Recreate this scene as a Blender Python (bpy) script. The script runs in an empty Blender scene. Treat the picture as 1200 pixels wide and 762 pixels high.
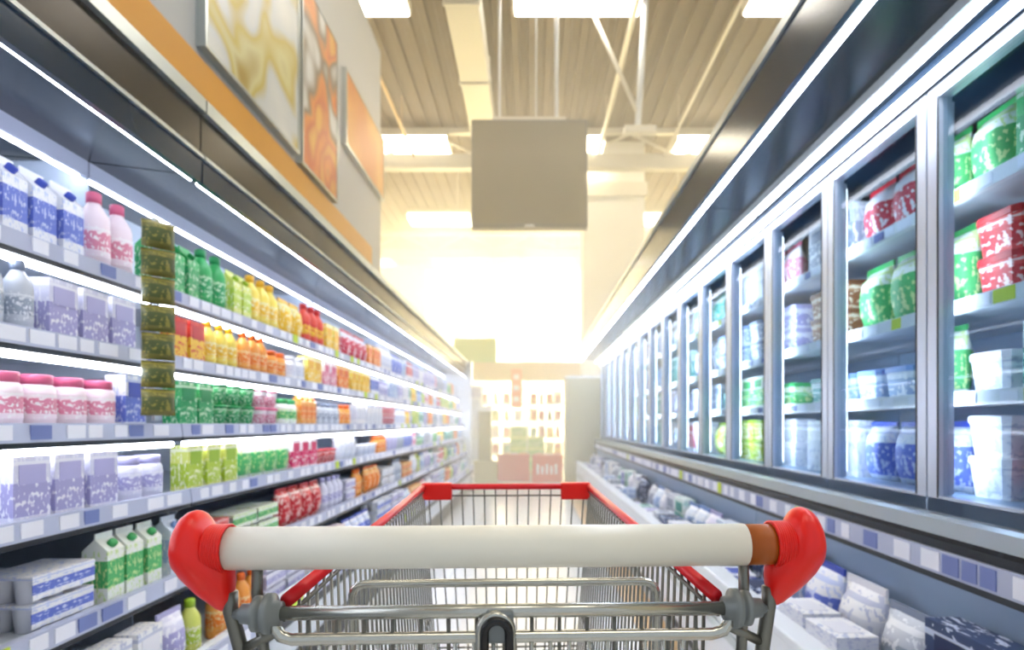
import bpy, math, random
from mathutils import Vector, Matrix
random.seed(7)
scn = bpy.context.scene
col = scn.collection
PI = math.pi

# ------------------------------------------------------------------ camera
EYE = 1.15
cam_d = bpy.data.cameras.new('camera')
cam = bpy.data.objects.new('camera', cam_d); col.objects.link(cam)
cam.location = (0, 0, EYE); cam.rotation_euler = (PI/2, 0, 0)
cam_d.sensor_width = 36; cam_d.lens = 21.0
cam_d.shift_x = -22/1200; cam_d.shift_y = 116/1200
cam_d.clip_start = 0.05; cam_d.clip_end = 200
cam_d.dof.use_dof = True; cam_d.dof.focus_distance = 0.72; cam_d.dof.aperture_fstop = 4.5
scn.camera = cam

# ------------------------------------------------------------------ world, exposure
w = bpy.data.worlds.new('world'); scn.world = w; w.use_nodes = True
w.node_tree.nodes['Background'].inputs[0].default_value = (0.82, 0.9, 1.0, 1)
w.node_tree.nodes['Background'].inputs[1].default_value = 0.42
scn.view_settings.view_transform = 'Standard'
scn.view_settings.look = 'None'
scn.view_settings.gamma = 1
scn.view_settings.use_curve_mapping = False
scn.view_settings.exposure = 0.95
scn.cycles.use_adaptive_sampling = True; scn.cycles.adaptive_threshold = 0.025
scn.cycles.max_bounces = 8; scn.cycles.volume_bounces = 3; scn.cycles.diffuse_bounces = 3; scn.cycles.glossy_bounces = 3; scn.cycles.transparent_max_bounces = 10
CEIL_LAMP = 8.0      # hall ceiling lights
LED = 11.0             # cooler light tubes
LED_DOOR = 9.0        # light strip over the freezer doors, also strips added behind their stiles
GLOW_PANES = 12.5  # emission of the panes added in the far wall for the glow
FAR_LAMP = 9.0      # far ceiling lights, made warmer and stronger for the glow         
HAZE_DENSITY = 0.10
HAZE_FAR = 0.17

# ------------------------------------------------------------------ materials
def lin(c):
    if isinstance(c, str):
        c = c.lstrip('#'); c = [int(c[i:i+2], 16)/255 for i in (0, 2, 4)]
    return tuple(((v/12.92) if v <= 0.04045 else ((v+0.055)/1.055)**2.4) for v in c) + (1,)
MATS = {}
def mat(name, c, rough=0.5, metal=0.0, emit=0.0, noise=0.0, nscale=20, spec=0.5, bump=0.0):
    if name in MATS: return MATS[name]
    m = bpy.data.materials.new(name); m.use_nodes = True
    nt = m.node_tree; b = nt.nodes['Principled BSDF']
    b.inputs['Base Color'].default_value = lin(c); b.inputs['Roughness'].default_value = rough
    b.inputs['Metallic'].default_value = metal; b.inputs['Specular IOR Level'].default_value = spec
    if emit:
        b.inputs['Emission Color'].default_value = lin(c); b.inputs['Emission Strength'].default_value = emit
    if noise or bump:
        tc = nt.nodes.new('ShaderNodeTexCoord'); n = nt.nodes.new('ShaderNodeTexNoise')
        n.inputs['Scale'].default_value = nscale; n.inputs['Detail'].default_value = 3
        nt.links.new(tc.outputs['Object'], n.inputs['Vector'])
        if noise:
            mx = nt.nodes.new('ShaderNodeMix'); mx.data_type = 'RGBA'
            l = lin(c)
            mx.inputs[6].default_value = tuple(v*(1-noise) for v in l[:3]) + (1,)
            mx.inputs[7].default_value = tuple(min(1, v*(1+noise)) for v in l[:3]) + (1,)
            nt.links.new(n.outputs['Fac'], mx.inputs[0]); nt.links.new(mx.outputs[2], b.inputs['Base Color'])
        if bump:
            bp = nt.nodes.new('ShaderNodeBump'); bp.inputs['Strength'].default_value = bump
            bp.inputs['Distance'].default_value = 0.01
            nt.links.new(n.outputs['Fac'], bp.inputs['Height']); nt.links.new(bp.outputs['Normal'], b.inputs['Normal'])
    MATS[name] = m
    return m
def print_mat(name, base, acc, acc2, lo=0.24, hi=0.66, scale=5.0, rough=0.45):
    """printed packaging: base, a coloured band, a blotchy picture within the band"""
    if name in MATS: return MATS[name]
    m = bpy.data.materials.new(name); m.use_nodes = True
    nt = m.node_tree; b = nt.nodes['Principled BSDF']; b.inputs['Roughness'].default_value = rough
    tc = nt.nodes.new('ShaderNodeTexCoord'); sx = nt.nodes.new('ShaderNodeSeparateXYZ')
    nt.links.new(tc.outputs['Generated'], sx.inputs[0])
    r = nt.nodes.new('ShaderNodeValToRGB'); r.color_ramp.interpolation = 'CONSTANT'
    e = r.color_ramp.elements; e[0].position = 0; e[0].color = lin(base); e[1].position = lo; e[1].color = lin(acc)
    for p, c in ((hi, base), (0.86, acc2), (0.92, base)):
        k = e.new(p); k.color = lin(c)
    nt.links.new(sx.outputs['Z'], r.inputs[0])
    n = nt.nodes.new('ShaderNodeTexNoise'); n.inputs['Scale'].default_value = scale*2.2; n.inputs['Detail'].default_value = 2.5
    nt.links.new(tc.outputs['Generated'], n.inputs['Vector'])
    g = nt.nodes.new('ShaderNodeMath'); g.operation = 'GREATER_THAN'; g.inputs[1].default_value = 0.57
    nt.links.new(n.outputs['Fac'], g.inputs[0])
    mx = nt.nodes.new('ShaderNodeMix'); mx.data_type = 'RGBA'; mx.inputs[7].default_value = lin(acc2)
    nt.links.new(g.outputs[0], mx.inputs[0]); nt.links.new(r.outputs[0], mx.inputs[6])
    nt.links.new(mx.outputs[2], b.inputs['Base Color'])
    MATS[name] = m
    return m
def glass_mat(name, tint, gloss=0.12):
    m = bpy.data.materials.new(name); m.use_nodes = True; nt = m.node_tree
    nt.nodes.remove(nt.nodes['Principled BSDF'])
    t = nt.nodes.new('ShaderNodeBsdfTransparent'); t.inputs[0].default_value = lin(tint)
    gl = nt.nodes.new('ShaderNodeBsdfGlossy'); gl.inputs['Roughness'].default_value = 0.03
    lw = nt.nodes.new('ShaderNodeLayerWeight'); lw.inputs[0].default_value = 0.5
    pw = nt.nodes.new('ShaderNodeMath'); pw.operation = 'POWER'; pw.inputs[1].default_value = 4.0
    fr = nt.nodes.new('ShaderNodeMath'); fr.operation = 'MULTIPLY_ADD'; fr.inputs[1].default_value = gloss; fr.inputs[2].default_value = 0.02
    nt.links.new(lw.outputs['Facing'], pw.inputs[0]); nt.links.new(pw.outputs[0], fr.inputs[0])
    mx = nt.nodes.new('ShaderNodeMixShader')
    nt.links.new(fr.outputs[0], mx.inputs[0]); nt.links.new(t.outputs[0], mx.inputs[1]); nt.links.new(gl.outputs[0], mx.inputs[2])
    nt.links.new(mx.outputs[0], nt.nodes['Material Output'].inputs[0])
    return m
def led(name, c, s): return mat(name, c, emit=s)

M_led = led('led_tube', '#eef3ff', LED)
M_led_door = led('led_door_strip', '#eef4ff', LED_DOOR)
M_lamp = led('ceiling_lamp_diffuser', '#fff6e6', CEIL_LAMP)
M_lamp_warm = led('lamp_diffuser_glow_warmed', '#fff0cf', FAR_LAMP)
M_glow_pane = led('added_glow_pane', '#ffe29a', GLOW_PANES)
M_zinc = mat('zinc_wire', '#bdbdb4', 0.24, 0.9, noise=.08, nscale=60)
M_wire = mat('basket_wire', '#77776f', 0.35, 0.85)
M_cream = mat('cream_plastic', '#ebe8d8', 0.33)
M_red = mat('red_plastic', '#ea1408', 0.32, noise=.05, nscale=40)
M_redrail = mat('red_rail_plastic', '#e01420', 0.3)
M_brown = mat('brown_plastic', '#a14f04', 0.4, noise=.08, nscale=30)
M_clamp = mat('grey_clamp_plastic', '#7d8383', 0.45, 0.3)
M_black = mat('black_rubber', '#0f0f10', 0.25)
M_navy = mat('navy_gloss_panel', '#22364a', 0.16, 0.25, noise=.1, nscale=3)
M_slate = mat('slate_soffit', '#1b242c', 0.2, 0.3, noise=.15, nscale=2)
M_bronze = mat('bronze_panel', '#332e28', 0.25, 0.4, noise=.35, nscale=2.5)
M_alu = mat('aluminium_trim', '#bcc5c8', 0.3, 0.75)
M_dark = mat('dark_gasket', '#161d26', 0.35)
M_white = mat('white_enamel', '#e3e8ee', 0.35, noise=.03, nscale=4)
M_back = mat('pale_back_panel', '#aab6c6', 0.4)
M_shelf = mat('shelf_enamel', '#c9d1dc', 0.35, 0.1)
M_lilac = mat('price_rail_lilac', '#b6bdd6', 0.35)
M_tag = mat('price_tag_white', '#eef0fb', 0.5)
M_taglime = mat('price_tag_lime', '#c8dc3c', 0.5)
M_tagblue = mat('price_tag_blue', '#7684bd', 0.5)
M_stile = mat('door_frame_grey', '#c6d0e0', 0.3, 0.35)
M_glass = glass_mat('door_glass', '#e4eef4')
M_interior = mat('freezer_interior', '#93a9c6', 0.35, noise=.06, nscale=3)
M_ceil = mat('brown_roof_deck', '#6f624e', 0.7, noise=.15, nscale=1.5)
M_duct = mat('duct_metal', '#c9c7bd', 0.4, 0.3)
M_steel = mat('painted_steel', '#d6d2c4', 0.45, 0.1)
M_wall = mat('wall_bluegrey', '#c3c8cf', 0.6, noise=.04, nscale=1)
M_wallc = mat('wall_cream', '#e6dcba', 0.7, noise=.03, nscale=.6)
M_orange = mat('orange_wall_band', '#e0a23a', 0.5, noise=.06, nscale=1.5)
M_column = mat('white_column', '#ecebe4', 0.55)
M_screen = mat('hanging_screen', '#40360c', 0.45)  # olive tint of the warm haze is put into the screen colour
M_greige = mat('greige_laminate', '#b2ae8c', 0.5)
M_lime = mat('lime_sign', '#8fb800', 0.5)
M_tan = mat('tan_header', '#cfae6c', 0.5)
M_tanfloor = mat('tan_floor_strip', '#d9b88c', 0.35)
M_redbin = mat('red_bin', '#d5402c', 0.4)
M_olive = mat('olive_card', '#8f8a55', 0.6)

def floor_mat():
    m = bpy.data.materials.new('pale_floor_tile'); m.use_nodes = True; nt = m.node_tree
    b = nt.nodes['Principled BSDF']; b.inputs['Roughness'].default_value = 0.16
    tc = nt.nodes.new('ShaderNodeTexCoord'); br = nt.nodes.new('ShaderNodeTexBrick')
    br.offset = 0; br.inputs['Scale'].default_value = 1.0
    br.inputs['Brick Width'].default_value = 0.6; br.inputs['Row Height'].default_value = 0.6
    br.inputs['Mortar Size'].default_value = 0.003
    br.inputs['Color1'].default_value = lin('#e9eaea'); br.inputs['Color2'].default_value = lin('#e3e4e6')
    br.inputs['Mortar'].default_value = lin('#b9babb')
    nt.links.new(tc.outputs['Object'], br.inputs['Vector']); nt.links.new(br.outputs['Color'], b.inputs['Base Color'])
    return m
M_floor = floor_mat()
def poster_mat(name, stops, scale=1.6, seed=0.0):
    m = bpy.data.materials.new(name); m.use_nodes = True; nt = m.node_tree
    b = nt.nodes['Principled BSDF']; b.inputs['Roughness'].default_value = 0.4
    tc = nt.nodes.new('ShaderNodeTexCoord'); mp = nt.nodes.new('ShaderNodeMapping'); mp.inputs['Location'].default_value = (seed, seed, seed)
    n = nt.nodes.new('ShaderNodeTexNoise'); n.inputs['Scale'].default_value = scale; n.inputs['Detail'].default_value = 1.0
    n.inputs['Distortion'].default_value = 0.4
    r = nt.nodes.new('ShaderNodeValToRGB'); e = r.color_ramp.elements
    e[0].position = stops[0][0]; e[0].color = lin(stops[0][1]); e[1].position = stops[-1][0]; e[1].color = lin(stops[-1][1])
    for p, c in stops[1:-1]:
        k = e.new(p); k.color = lin(c)
    nt.links.new(tc.outputs['Object'], mp.inputs[0]); nt.links.new(mp.outputs[0], n.inputs['Vector'])
    nt.links.new(n.outputs['Fac'], r.inputs[0]); nt.links.new(r.outputs[0], b.inputs['Base Color'])
    return m

# ------------------------------------------------------------------ mesh builder
class MB:
    def __init__(s): s.v = []; s.f = []; s.m = []; s.mats = []; s.smooth = []
    def mi(s, m):
        if m not in s.mats: s.mats.append(m)
        return s.mats.index(m)
    def add(s, vs, fs, m, smooth=False):
        o = len(s.v); k = s.mi(m); s.v += [tuple(p) for p in vs]
        for f in fs: s.f.append([i+o for i in f]); s.m.append(k); s.smooth.append(smooth)
        return s
    def box(s, x0, x1, y0, y1, z0, z1, m):
        x0, x1 = sorted((x0, x1)); y0, y1 = sorted((y0, y1)); z0, z1 = sorted((z0, z1))
        return s.add([(x0,y0,z0),(x1,y0,z0),(x1,y1,z0),(x0,y1,z0),(x0,y0,z1),(x1,y0,z1),(x1,y1,z1),(x0,y1,z1)],
              [(3,2,1,0),(4,5,6,7),(0,1,5,4),(1,2,6,5),(2,3,7,6),(3,0,4,7)], m)
    def prism(s, poly, y0, y1, m):
        """poly: (x,z) outline extruded along y"""
        n = len(poly); a = sum(poly[i][0]*poly[(i+1)%n][1]-poly[(i+1)%n][0]*poly[i][1] for i in range(n))
        if a < 0: poly = poly[::-1]
        vs = [(x,y0,z) for x,z in poly] + [(x,y1,z) for x,z in poly]
        fs = [tuple(range(n)), tuple(range(2*n-1, n-1, -1))]
        fs += [(i, i+n, (i+1)%n+n, (i+1)%n) for i in range(n)]
        return s.add(vs, fs, m)
    def rings(s, rings, m, cap=True, smooth=True):
        n = len(rings[0]); vs = [p for r in rings for p in r]; fs = []
        for k in range(len(rings)-1):
            for i in range(n):
                j = (i+1)%n; fs.append((k*n+i, k*n+j, (k+1)*n+j, (k+1)*n+i))
        if cap: fs.append(tuple(range(n-1,-1,-1))); fs.append(tuple(range((len(rings)-1)*n, len(rings)*n)))
        return s.add(vs, fs, m, smooth)
    def tube(s, pts, r, m, seg=8, cap=True):
        pts = [Vector(p) for p in pts]; rr = []
        up = None
        for i, p in enumerate(pts):
            t = (pts[min(i+1,len(pts)-1)] - pts[max(i-1,0)]).normalized()
            if up is None:
                up = Vector((0,0,1)) if abs(t.z) < .9 else Vector((1,0,0))
            a = t.cross(up).normalized(); b = t.cross(a).normalized() ; up = -b
            rad = r[i] if isinstance(r, (list,tuple)) else r
            rr.append([p + a*rad*math.cos(2*PI*k/seg) - b*rad*math.sin(2*PI*k/seg) for k in range(seg)])
        rr = [q[::-1] for q in rr]
        return s.rings(rr, m, cap)
    def lathe(s, prof, m, seg=12, axis='z', c=(0,0,0), cap=True):
        rr = []
        for r, h in prof:
            ring = []
            for k in range(seg):
                a = 2*PI*k/seg; p = (r*math.cos(a), r*math.sin(a), h)
                if axis == 'x': p = (p[2], p[0], p[1])
                if axis == 'y': p = (p[1], p[2], p[0])
                ring.append((p[0]+c[0], p[1]+c[1], p[2]+c[2]))
            rr.append(ring)
        return s.rings(rr, m, cap)
    def merge(s, o):
        off = len(s.v); s.v += o.v
        for f, k, sm in zip(o.f, o.m, o.smooth):
            s.f.append([i+off for i in f]); s.m.append(s.mi(o.mats[k])); s.smooth.append(sm)
        return s
    def mesh(s, name):
        me = bpy.data.meshes.new(name); me.from_pydata(s.v, [], s.f)
        for m in s.mats: me.materials.append(m)
        me.polygons.foreach_set('material_index', s.m); me.polygons.foreach_set('use_smooth', s.smooth)
        me.update(); return me
    def build(s, name, parent=None, bevel=0, label=None, kind=None):
        o = bpy.data.objects.new(name, s.mesh(name)); col.objects.link(o)
        if parent: o.parent = parent
        if bevel:
            b = o.modifiers.new('bevel', 'BEVEL'); b.width = bevel; b.segments = 2; b.limit_method = 'ANGLE'
        if label: o['label'] = label
        if kind: o['kind'] = kind
        return o
def box(x0,x1,y0,y1,z0,z1,m): return MB().box(x0,x1,y0,y1,z0,z1,m)
def thing(name, label, cat, loc=(0,0,0), rz=0, group=None):
    o = bpy.data.objects.new(name, None); col.objects.link(o); o.location = loc; o.rotation_euler = (0,0,rz)
    o.empty_display_size = .1
    return tag(o, label, cat, group)
def tag(o, label, cat, group=None):
    o['label'] = label; o['category'] = cat
    if group: o['group'] = group
    return o
def struct(mb, name):
    o = mb.build(name); o['kind'] = 'structure'; return o
ORD = ['first','second','third','fourth','fifth','sixth','seventh','eighth','ninth','tenth','eleventh','twelfth','thirteenth','fourteenth','fifteenth','sixteenth']
NUM = ['zero','one','two','three','four','five','six','seven','eight','nine','ten']

# ------------------------------------------------------------------ hall shell
END = 10.32      # where the aisle ends
BACK = 27.0; CEIL = 8.3; WX = 9.0
struct(box(-WX, WX, -4, BACK, -.1, 0, M_floor), 'floor')
fs = struct(box(.60, .775, -.5, END, .0005, .003, M_tanfloor), 'trim_1')
# roof deck, ribbed along the hall
mb = MB(); prof = []
x = -WX
while x < WX:
    prof += [(x, CEIL), (x+.13, CEIL), (x+.16, CEIL+.07), (x+.29, CEIL+.07)]; x += .32
prof = prof + [(WX, CEIL), (WX, CEIL+.2), (-WX, CEIL+.2)]
mb.prism(prof, -4, BACK, M_ceil)
struct(mb, 'ceiling')
# back wall with glowing panes added as source of the far glow
wb = MB()
GX0, GX1, GZ0, GZ1 = -4.8, 4.0, 0.3, 8.15
wb.box(-WX, GX0, BACK, BACK+.2, 0, CEIL, M_wallc); wb.box(GX1, WX, BACK, BACK+.2, 0, CEIL, M_wallc)
wb.box(GX0, GX1, BACK, BACK+.2, 0, GZ0, M_wallc); wb.box(GX0, GX1, BACK, BACK+.2, GZ1, CEIL, M_wallc)
struct(wb, 'wall_back')
struct(box(WX, WX+.2, -4, BACK, 0, CEIL, M_wallc), 'wall_right')
struct(box(-WX-.2, -WX, -4, BACK, 0, CEIL, M_wallc), 'wall_left')
added_win = MB()
for i in range(7):
    xx = GX0 + (GX1-GX0)*i/6; added_win.box(xx-.05, xx+.05, BACK, BACK+.18, GZ0, GZ1, M_steel)
for i in range(4):
    zz = GZ0 + (GZ1-GZ0)*i/3; added_win.box(GX0, GX1, BACK+.01, BACK+.17, zz-.05, zz+.05, M_steel)
added_win = struct(added_win, 'added_window_1')
pane = box(0, (GX1-GX0)/6-.1, 0, .02, 0, (GZ1-GZ0)/3-.1, M_glow_pane).mesh('pane')
for i in range(6):
    for j in range(3):
        p = bpy.data.objects.new('pane', pane); col.objects.link(p); p.parent = added_win
        p.location = (GX0+(GX1-GX0)*i/6+.05, BACK+.1, GZ0+(GZ1-GZ0)*j/3+.05)
# partition wall behind the left coolers, carries the posters
PW = 2.2
struct(box(-PW-.15, -PW, -4, 8.75, 0, 6.6, M_wall), 'wall_partition')
struct(box(-PW, -PW+.02, -4, 8.2, 3.0, 1.15+1.10*PW, M_orange), 'trim_2')

# posters
def poster(y0, y1, z0, z1, m, label):
    t = thing('wall_poster', label, 'poster', (-PW, (y0+y1)/2, z0))
    hw = (y1-y0)/2
    MB().box(.03, .055, -hw, hw, 0, z1-z0, m).build('print', t)
    fr = MB(); g = .025
    for a in ((-hw-g, -hw, -g, z1-z0+g), (hw, hw+g, -g, z1-z0+g)): fr.box(.0, .065, a[0], a[1], a[2], a[3], M_alu)
    fr.box(0, .065, -hw, hw, -g, 0, M_alu); fr.box(0, .065, -hw, hw, z1-z0, z1-z0+g, M_alu)
    fr.build('frame', t)
poster(3.95, 5.5, 3.66, 5.9, poster_mat('poster_yellow', [(.30,'#e2e4e4'),(.45,'#ccd3da'),(.54,'#c2b04a'),(.64,'#d3cf9a'),(.75,'#a98d30')], 1.6, 3.1),
       'big white and yellow food poster on the wall above the left coolers', )
poster(5.62, 6.6, 3.62, 5.35, poster_mat('poster_orange_brown', [(.32,'#d9dce0'),(.42,'#75685c'),(.5,'#e58a22'),(.58,'#cf5a20'),(.66,'#e3a832')], 1.9, 7.7),
       'narrow orange and brown food poster between the yellow and plain orange ones')
poster(6.95, 8.7, 4.42, 5.27, poster_mat('poster_orange', [(.35,'#e07f04'),(.5,'#e6920c'),(.62,'#efb040'),(.7,'#dc7a06')], 1.3, 1.3),
       'bright orange landscape poster nearest the far end of the wall')

# ceiling lights: a regular grid through the hall
li = [0]
lamp_body = MB()
lamp_body.box(-1.03, 1.03, -.43, .43, .12, .2, M_steel)
lamp_body.box(-1.03, -1.0, -.43, .43, 0, .12, M_steel); lamp_body.box(1.0, 1.03, -.43, .43, 0, .12, M_steel)
lamp_body = lamp_body.mesh('housing'); lamp_dif = box(-1.0, 1.0, -.4, .4, -.04, .12, M_lamp).mesh('diffuser'); lamp_dif_warm = box(-1.0, 1.0, -.4, .4, -.04, .12, M_lamp_warm).mesh('diffuser')
rows_y = [-1.0, 4.2, 9.4, 14.6, 19.8, 25.0]; cols_x = [-6.75, -3.0, .75, 4.5]
rn = ['directly over the shopper', 'over the middle of the aisle', 'over the end of the aisle', 'just past the hanging screen', 'halfway to the far wall', 'well behind the hanging screen', 'nearest the far wall']
cn = ['far left', 'left of centre', 'right of centre', 'far right']
for j, y in enumerate(rows_y):
    for i, x in enumerate(cols_x):
        t = thing('ceiling_light', f'long white ceiling light {rn[j]}, {cn[i]}', 'light', (x, y, CEIL-.42), 0, 'ceiling lights in rows')
        for nm, me in (('housing', lamp_body), ('diffuser', lamp_dif if y < 14 else lamp_dif_warm)):
            o = bpy.data.objects.new(nm, me); col.objects.link(o); o.parent = t
        for sx in (-.8, .8): MB().tube([(sx, 0, .2), (sx, 0, .43)], .01, M_steel, 6).build('hanger', t)

# duct, pipes, beams, trusses
t = thing('air_duct', 'pale square air duct running along the ceiling above the aisle', 'duct', (0, 0, 0))
MB().box(-1.24, -.74, -4, 14.2, 7.15, 7.6, M_duct).build('channel', t, bevel=.015)
for k in range(8):
    y = -1.5+k*2.0; MB().box(-1.26, -.72, y, y+.05, 7.13, 7.62, M_steel).build('flange', t)
for k in range(4):
    MB().tube([(-.98, 1+k*4, 7.6), (-.98, 1+k*4, CEIL)], .012, M_steel, 6).build('hanger', t)
def pipe(px, py, H, r, label, m=M_steel):
    x = (px-622)/(497-py)*(H-EYE)
    t = thing('ceiling_pipe', label, 'pipe', (x, 0, H))
    MB().tube([(0,-3,0),(0,14.5,0)], r, m, 8).build('run', t)
    for k in range(4): MB().tube([(0, 1+4*k, r*.5), (0, 1+4*k, CEIL-H)], .008, m, 6).build('hanger', t)
pipe(410, 10, 7.6, .035, 'thin tan ceiling pipe beside the poster wall', M_tan)
pipe(747, 0, 7.7, .05, 'white ceiling pipe right of the hanging screen')
pipe(860, 20, 7.6, .03, 'thin pale ceiling pipe over the right freezers')
def truss(y, label):
    t = thing('roof_truss', label, 'truss', (0, y, 7.3))
    MB().box(-WX, WX, -.12, .12, 0, .34, M_steel).build('bottom_chord', t)
    MB().box(-WX, WX, -.08, .08, .86, .98, M_steel).build('top_chord', t)
    k = 0; x = -8.4
    while x < 8:
        a, b = (x, x+1.2) if k % 2 == 0 else (x+1.2, x)
        MB().tube([(a, 0, .3), (b, 0, .88)], .035, M_steel, 6).build('diagonal', t)
        x += 1.2; k += 1
truss(14.45, 'white roof truss crossing the hall just behind the hanging screen')
truss(22.2, 'white roof truss crossing the hall near the far wall')

# hanging screen over the aisle
t = thing('hanging_screen', 'large dark square screen hanging from white rods over the aisle', 'screen', (-.02, 9.0, 4.09))
MB().box(-.87, .87, -.06, .10, 0, 1.62, M_dark).build('housing', t, bevel=.01)
MB().box(-.83, .83, -.068, -.06, .06, 1.58, M_screen).build('panel', t)
MB().box(-.07, .07, -.075, -.06, .015, .045, M_alu).build('badge', t)
for rx, rr in ((-.45, .02), (.10, .012), (.41, .03)):
    MB().tube([(rx, .02, 1.62), (rx, .02, CEIL-4.09)], rr, M_white, 8).build('hanging_rod', t)
MB().box(-.55, .55, -.03, .07, 1.62, 1.68, M_steel).build('bracket', t)
t = thing('steel_hanger', 'slanting white steel brace right of the hanging screen', 'brace', (0, 9.6, 0))
MB().tube([(1.72, 0, 5.9), (1.86, 0, CEIL)], .05, M_white, 8).build('post', t)
MB().tube([(1.74, 0, 6.1), (.75, 0, CEIL)], .035, M_steel, 8).build('diagonal', t)
MB().box(1.5, 2.0, -.08, .08, 5.82, 5.92, M_steel).build('plate', t)

# white column and signs beyond the aisle
t = thing('square_column', 'thick white square column behind the right freezers', 'column', (2.1, 15.5, 0))
MB().box(-.78, .78, -.4, .4, 0, CEIL, M_column).build('shaft', t, bevel=.02)
MB().box(-.84, .84, -.46, .46, 0, .2, M_greige).build('plinth', t)
MB().box(-.84, .84, -.46, .46, 6.9, 7.25, M_steel).build('collar', t)
t = thing('hanging_sign', 'small plain yellow sign right of the white column', 'sign', (3.95, 15, 5.2))
MB().box(-.32, .32, -.02, .02, 0, 1.9, mat('yellow_sign', '#d6b52c', .5)).build('board', t)
for sx in (-.25, .25): MB().tube([(sx,0,1.9),(sx,0,CEIL-5.2)], .01, M_steel, 6).build('rod', t)

# ------------------------------------------------------------------ products
COLS = {  # words: (base, band, picture, cap)
 'white and red':   ('#ecebf2', '#d23a50', '#f4e9ef', '#d02b3c'),
 'white and blue':  ('#eceef6', '#6478d2', '#c7d2f2', '#3a50b8'),
 'lilac':           ('#dcdcf0', '#a9a6d6', '#eeeefa', '#b7b4e0'),
 'white':           ('#f2f2f5', '#dfe2ec', '#c6cbe0', '#e8e8f0'),
 'pale blue':       ('#dbe6f4', '#9fb8de', '#f2f6fc', '#7f9fd6'),
 'pink':            ('#f3e2ea', '#e08ca6', '#f8f2f4', '#d9668a'),
 'magenta':         ('#f4e6ec', '#e0246a', '#f8f0f4', '#d81e64'),
 'green':           ('#3cae62', '#1d9a58', '#c8e6c6', '#118a4a'),
 'white and green': ('#eef3ec', '#4fb56a', '#cfe6a0', '#3aa65c'),
 'lime':            ('#d8e070', '#b5cf3e', '#f2f4d6', '#9cc02c'),
 'orange':          ('#f2a24a', '#ef7f26', '#f6dca6', '#e2661c'),
 'yellow':          ('#f5dc62', '#f0c02c', '#f9f0c4', '#e8ac18'),
 'red and yellow':  ('#e4503e', '#f0c23a', '#d42e2e', '#c82626'),
 'red':             ('#dd4a4a', '#c52a34', '#f2d8d4', '#b81e2a'),
 'teal':            ('#e6f2f0', '#2f9f94', '#bfe2dc', '#1f8f86'),
 'navy':            ('#34466e', '#22335c', '#c8d2e8', '#1e2c54'),
 'brown':           ('#b98c6a', '#8f5a3a', '#ecdcc8', '#7a4a2e'),
 'grey':            ('#c7cdd8', '#98a3b6', '#e9edf4', '#8792a8'),
}
def pm(colr, tagn, **k):
    b, a, p, c = COLS[colr]; return print_mat(f'print_{tagn}_{colr}', b, a, p, **k)
def cm(colr): return mat('cap_'+colr, COLS[colr][3], .4)
def bm_(colr): return mat('plain_'+colr, COLS[colr][0], .35)
# each maker returns (width, depth, height, {part: MB}) with 'body' first; base at z = 0, front faces -y
def P_bottle(c):
    body = MB().lathe([(.026,0),(.032,.006),(.032,.115),(.029,.128),(.015,.152),(.013,.158)], bm_(c), 12)
    lab = MB().lathe([(.0328,.03),(.0328,.1)], pm(c,'label',lo=.2,hi=.8), 12, cap=False)
    cap = MB().lathe([(.016,.156),(.016,.178),(.013,.181)], cm(c), 10)
    return .072, .066, .181, {'body': body, 'label': lab, 'cap': cap}
def P_carton(c):
    body = MB(); h = .14; a = .034
    body.box(-a, a, -a, a, 0, h, pm(c,'carton'))
    body.add([(-a,-a,h),(a,-a,h),(a,a,h),(-a,a,h),(-a,0,h+.032),(a,0,h+.032)], [(0,1,5,4),(2,3,4,5),(1,2,5),(3,0,4)], bm_(c))
    fin = MB().box(-a, a, -.002, .002, h+.03, h+.046, bm_(c))
    cap = MB().lathe([(.012,0),(.012,.014),(.010,.016)], cm(c), 10)
    cap.v = [(x, y*.7-z*.7-.019, z*.7+h+.012+y*.7) for x, y, z in cap.v]
    return .074, .07, .186, {'body': body, 'fin': fin, 'cap': cap}
def P_tub(c):
    body = MB().lathe([(.036,0),(.045,.07),(.045,.074)], pm(c,'tub',lo=.15,hi=.7), 14)
    lid = MB().lathe([(.049,.072),(.049,.08),(.046,.083)], cm(c), 14)
    return .104, .098, .083, {'body': body, 'lid': lid}
def P_jar(c):
    body = MB().lathe([(.034,0),(.038,.006),(.038,.088),(.03,.1)], bm_(c), 12)
    lab = MB().lathe([(.0387,.02),(.0387,.078)], pm(c,'label',lo=.2,hi=.8), 12, cap=False)
    lid = MB().lathe([(.033,.098),(.033,.118),(.031,.12)], cm(c), 12)
    return .084, .078, .12, {'body': body, 'label': lab, 'lid': lid}
def pillow(wd, dp, h, m, n=6):
    rr = []
    for k in range(n+1):
        t = k/n; z = h*t; e = math.sin(PI*min(max(t,.0),1))**.5 if 0 < t < 1 else 0
        d = .004 + dp/2*e; ww = wd/2*(1-.06*math.sin(PI*t))
        rr.append([(-ww,-d*.25,z),(-ww*.6,-d,z),(0,-d*1.08,z),(ww*.6,-d,z),(ww,-d*.25,z),(ww,d*.25,z),(ww*.6,d,z),(0,d*1.08,z),(-ww*.6,d,z),(-ww,d*.25,z)])
    return MB().rings(rr, m)
def P_pouch(c):
    body = pillow(.115, .06, .165, pm(c,'pouch',lo=.12,hi=.72,scale=4))
    seal = MB().box(-.057, .057, -.003, .003, .163, .18, cm(c))
    return .122, .066, .18, {'body': body, 'seal': seal}
def P_box(c):
    body = MB().box(-.05, .05, -.03, .03, 0, .155, pm(c,'box',lo=.1,hi=.6,scale=4))
    lab = MB().box(-.036, .036, -.0315, -.03, .09, .135, cm(c))
    return .106, .064, .155, {'body': body, 'label': lab}
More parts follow.
